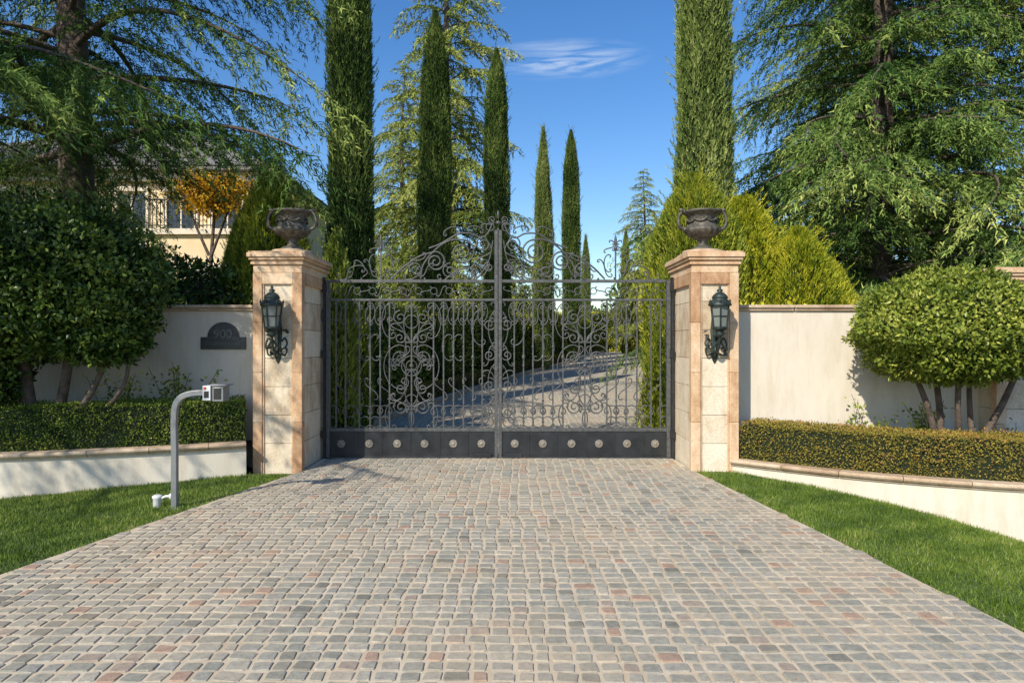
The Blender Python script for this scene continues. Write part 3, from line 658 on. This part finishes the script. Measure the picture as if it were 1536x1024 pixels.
# inside hedges
le=catmull([(XL(v),v) for v in(10.3,12.5,15,18.4,22,25,28,32,36,41,50)],6); re_=catmull([(XR(v),v) for v in(10.3,12.5,16,20,25,30,35,41,50)],6)
mk('privet_hedge',hedge(le,.75,2.2,-.05,2.15,750,.08,.05,H,51,.12,.0),[M_box,M_core])
mk('low_box_hedge',hedge(le,.22,.62,0,.42,1300,.035,.024,H,53,.025,-.1),[M_boxR,M_core])
mk('golden_hedge',hedge(re_,-.7,-2.2,-.05,2.0,700,.08,.05,H,55,.12,.1),[M_thuja,M_core])
mk('driveway_kerb',sweep(le,[(.0,-.1),(.0,.11),(.15,.11),(.15,-.1)],zf=H)+sweep(re_,[(-.15,-.1),(-.15,.11),(-.0,.11),(-.0,-.1)],zf=H),[M_cap])
endp=np.array([(3.0,51.0),(6,52),(10,52.5),(16,52)])
mk('golden_hedge.001',hedge(catmull(endp,6),0,1.5,0,2.9,420,.12,.07,H,57,.2,.1),[M_thuja,M_core])
sh=[]
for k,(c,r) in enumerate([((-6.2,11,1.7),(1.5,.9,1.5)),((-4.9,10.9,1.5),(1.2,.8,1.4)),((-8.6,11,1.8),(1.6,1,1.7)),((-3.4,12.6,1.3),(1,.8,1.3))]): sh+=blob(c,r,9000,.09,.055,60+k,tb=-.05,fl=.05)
mk('laurel_shrubs',sh,[M_bush,M_core])
sh=[]
for k,(c,r) in enumerate([((6.6,12.4,1.3),(1.6,1,1.3)),((9,12.6,1.4),(1.8,1,1.4)),((12,12.4,1.5),(1.8,1,1.5)),((5.6,14.5,1.5),(1.5,1,1.6))]): sh+=blob(c,r,8000,.13,.035,70+k,kind='sl',fl=.05)
mk('laurel_shrubs.001',sh,[M_cedar,M_core])
sh=[]
for k in range(34):
    x=-75+k*4.6+rng.normal(); yy=64+rng.uniform(-4,8); hh=rng.uniform(3.5,6.5)
    if 4<x<8: hh=2.5
    sh+=blob((x,yy,hh*.6),(rng.uniform(3,5),3,hh*.75),2200,.5,.3,100+k,lump=.2,depth=.3)
mk('background_trees',sh,[M_bush,M_core])
at=blob((-8.9,20.5,6.0),(1.2,.9,.6),4000,.12,.08,81,depth=.75,lump=.45,core=None)+stems([([(-9.2,20.5,0),(-9.1,20.5,3),(-8.9,20.5,6.0)],.1,.04),([(-9.1,20.5,4),(-8.6,20.4,5.2),(-8.2,20.3,6.1)],.05,.02),([(-9.1,20.5,4.2),(-9.5,20.4,5.2),(-9.8,20.3,6.1)],.05,.02)])
mk('autumn_tree',at,[M_orange,M_core,M_bark])
# ---------------------------------------------------------------- house
hs=empty('stucco_house',(0,0,0))
M_stucco=basic('house_stucco',(.74,.57,.33),(.82,.67,.43),2,.9)
M_roof=basic('roof_tile',(.13,.12,.11),(.26,.24,.22),8,.85,.6,.02,fine=14)
M_trim=basic('house_trim',(.7,.6,.45),(.8,.7,.55),4,.8)
M_win,nt,b,o=newmat('window_glass'); b.inputs['Base Color'].default_value=(.03,.04,.05,1); b.inputs['Roughness'].default_value=.08
mk('walls',[box(-24,-9.2,25,36,0,7.9),box(-17,-9.3,23,24.99,0,5.2)],[M_stucco],parent=hs)
V=[(-24.7,24.3,7.9),(-8.5,24.3,7.9),(-8.5,36.7,7.9),(-24.7,36.7,7.9),(-18,30.5,11.0),(-14.5,30.5,11.0)]
mk('roof',[part(V,[[0,1,5,4],[2,3,4,5]]),part(V,[[1,2,5],[3,0,4]]),box(-24.65,-8.55,24.35,36.65,7.75,7.895)],[M_roof],parent=hs)
tr=[box(-24.3,-8.9,24.7,24.98,7.45,7.74),box(-17.1,-9.2,22.85,25,5.21,5.4)]; wn=[];rl=[]
for x in(-18.5,-15.9,-13.9,-12.1,-10.4):
    wn.append(box(x-.5,x+.5,24.95,24.99,5.42,7.0)); tr+=[box(x-.62,x-.5,24.9,24.995,5.41,7.1),box(x+.5,x+.62,24.9,24.995,5.41,7.1),box(x-.62,x+.62,24.88,24.993,7.1,7.3),box(x-.03,x+.03,24.93,24.96,5.42,7.0)]
    wn.append(box(x-.5,x+.5,22.95,22.99,2,4)); tr.append(box(x-.62,x+.62,22.9,22.98,4.0,4.2))
mk('trim',tr,[M_trim],parent=hs); mk('windows',wn,[M_win],parent=hs)
for x in np.arange(-17,-9.3,.13): rl.append(box(x-.012,x+.012,22.9,22.924,5.4,6.35))
rl.append(box(-17.05,-9.35,22.88,22.94,6.35,6.4)); rl.append(box(-17.05,-9.35,22.89,22.93,5.5,5.53))
mk('balcony_railing',rl,[M_ironp],parent=hs)
# ---------------------------------------------------------------- lawns
def lawn(nm,P,left,x0,x1,dens,y0=2.4):
    e=empty(nm)
    ys_=np.linspace(-3.9,8.6,90); xe=XL(ys_) if left else XR(ys_)
    xo=-14 if left else 15; tt=np.linspace(0,1,50)**1.5
    X=xe[:,None]+(xo-xe)[:,None]*tt[None]; Y=np.repeat(ys_[:,None],50,1)
    Y=np.minimum(Y,np.interp(X,P[:,0],P[:,1])+.08)
    mk('turf',[part(np.stack([X,Y,H(X,Y)+.004],-1).reshape(-1,3),gridfaces(90,50),0,.5,True)],[M_lawn],parent=e)
    A=(x1-x0)*(8.6-y0); n=int(A*dens); x=rng.uniform(x0,x1,n); y=rng.uniform(y0,8.6,n)
    edge=.04*np.sin(y*9)*np.sin(y*23+1)+rng.normal(size=n)*.012
    k=(y<np.interp(x,P[:,0],P[:,1])-.01)&((x<XL(y)+edge) if left else (x>XR(y)-edge))
    x=x[k];y=y[k]; n=len(x); PP=np.stack([x,y,H(x,y)],1)
    D=rnd(n)*.42+np.array([0,0,1.0]); t=np.clip(.42+.24*nz(PP,.5,9)+.2*nz(PP,2,4)+rng.normal(size=n)*.2,0,1)
    hgt=.038*rng.uniform(.5,1.45,n)*(1+.35*nz(PP,1.5,12))
    mk('blades',[slivers(PP,D,hgt,.007,0,t)],[M_grass],parent=e)
lawn('lawn',Lp,True,-7.5,-2.5,6500); lawn('lawn.001',Rp,False,2.15,6.8,6500)
n=9; P=np.stack([rng.uniform(-3,2.7,n),rng.uniform(3,9,n),np.full(n,.03)],1)
mk('fallen_leaves',[leafs(P,rnd(n)*np.array([1,1,.15]),.045,.028,0,rng.random(n))],[foliage('dry_leaf',[(0,(.2,.09,.03)),(1,(.42,.22,.08))],.1)])
# ---------------------------------------------------------------- light, sky, camera
d=Vector((.62,1.0,-.92)).normalized()
sl=bpy.data.lights.new('sun','SUN'); sl.energy=5; sl.angle=math.radians(.5); sl.color=(1,.93,.8)
so=bpy.data.objects.new('sun',sl); COL.objects.link(so); so.rotation_euler=d.to_track_quat('-Z','Y').to_euler(); so.location=(-10,-15,20)
w=bpy.data.worlds.new('World'); scene.world=w; w.use_nodes=True; nt=w.node_tree; nt.nodes.clear()
ou=N(nt,'ShaderNodeOutputWorld'); bg=N(nt,'ShaderNodeBackground'); nt.links.new(bg.outputs[0],ou.inputs[0]); bg.inputs[1].default_value=.15
sk=N(nt,'ShaderNodeTexSky',sky_type='NISHITA'); sk.sun_disc=False; sk.sun_elevation=math.radians(38); sk.sun_rotation=math.radians(211.8); sk.dust_density=.5; sk.ozone_density=2.4; sk.air_density=1.1
hsv=N(nt,'ShaderNodeHueSaturation'); hsv.inputs['Hue'].default_value=.508; hsv.inputs['Saturation'].default_value=1.32; hsv.inputs['Value'].default_value=1.12; nt.links.new(sk.outputs[0],hsv.inputs['Color'])
co=N(nt,'ShaderNodeTexCoord').outputs['Generated']
def vm(op,a,b):
    n=N(nt,'ShaderNodeVectorMath',operation=op)
    nt.links.new(a,n.inputs[0]); n.inputs[1].default_value=b; return n.outputs[0]
v=vm('SUBTRACT',co,(.07,.915,.380)); v=vm('MULTIPLY',v,(10,3,46))
ln=N(nt,'ShaderNodeVectorMath',operation='LENGTH'); nt.links.new(v,ln.inputs[0])
mr=N(nt,'ShaderNodeMapRange'); nt.links.new(ln.outputs['Value'],mr.inputs[0]); mr.inputs[1].default_value=1.2; mr.inputs[2].default_value=0
mp=N(nt,'ShaderNodeMapping'); mp.inputs['Scale'].default_value=(9,9,70); mp.inputs['Rotation'].default_value=(0,.12,0); nt.links.new(co,mp.inputs[0])
n1=noise(nt,1.0,6,.6,mp.outputs[0]); n1.inputs['Distortion'].default_value=1.2
r1=ramp(nt,n1.outputs[0],[(.38,(0,0,0)),(.78,(1,1,1))])
mm=N(nt,'ShaderNodeMath',operation='MULTIPLY'); nt.links.new(mr.outputs[0],mm.inputs[0]); nt.links.new(r1.outputs[0],mm.inputs[1])
c=mixc(nt,mm.outputs[0],hsv.outputs[0],(6.5,7,7.3)); nt.links.new(c,bg.inputs[0])
cam=bpy.data.cameras.new('camera'); cam.lens=24; cam.sensor_width=36; cam.clip_end=2000
cobj=bpy.data.objects.new('camera',cam); COL.objects.link(cobj); cobj.location=(0,0,1.62); cobj.rotation_euler=(math.radians(90),0,0)
scene.camera=cobj
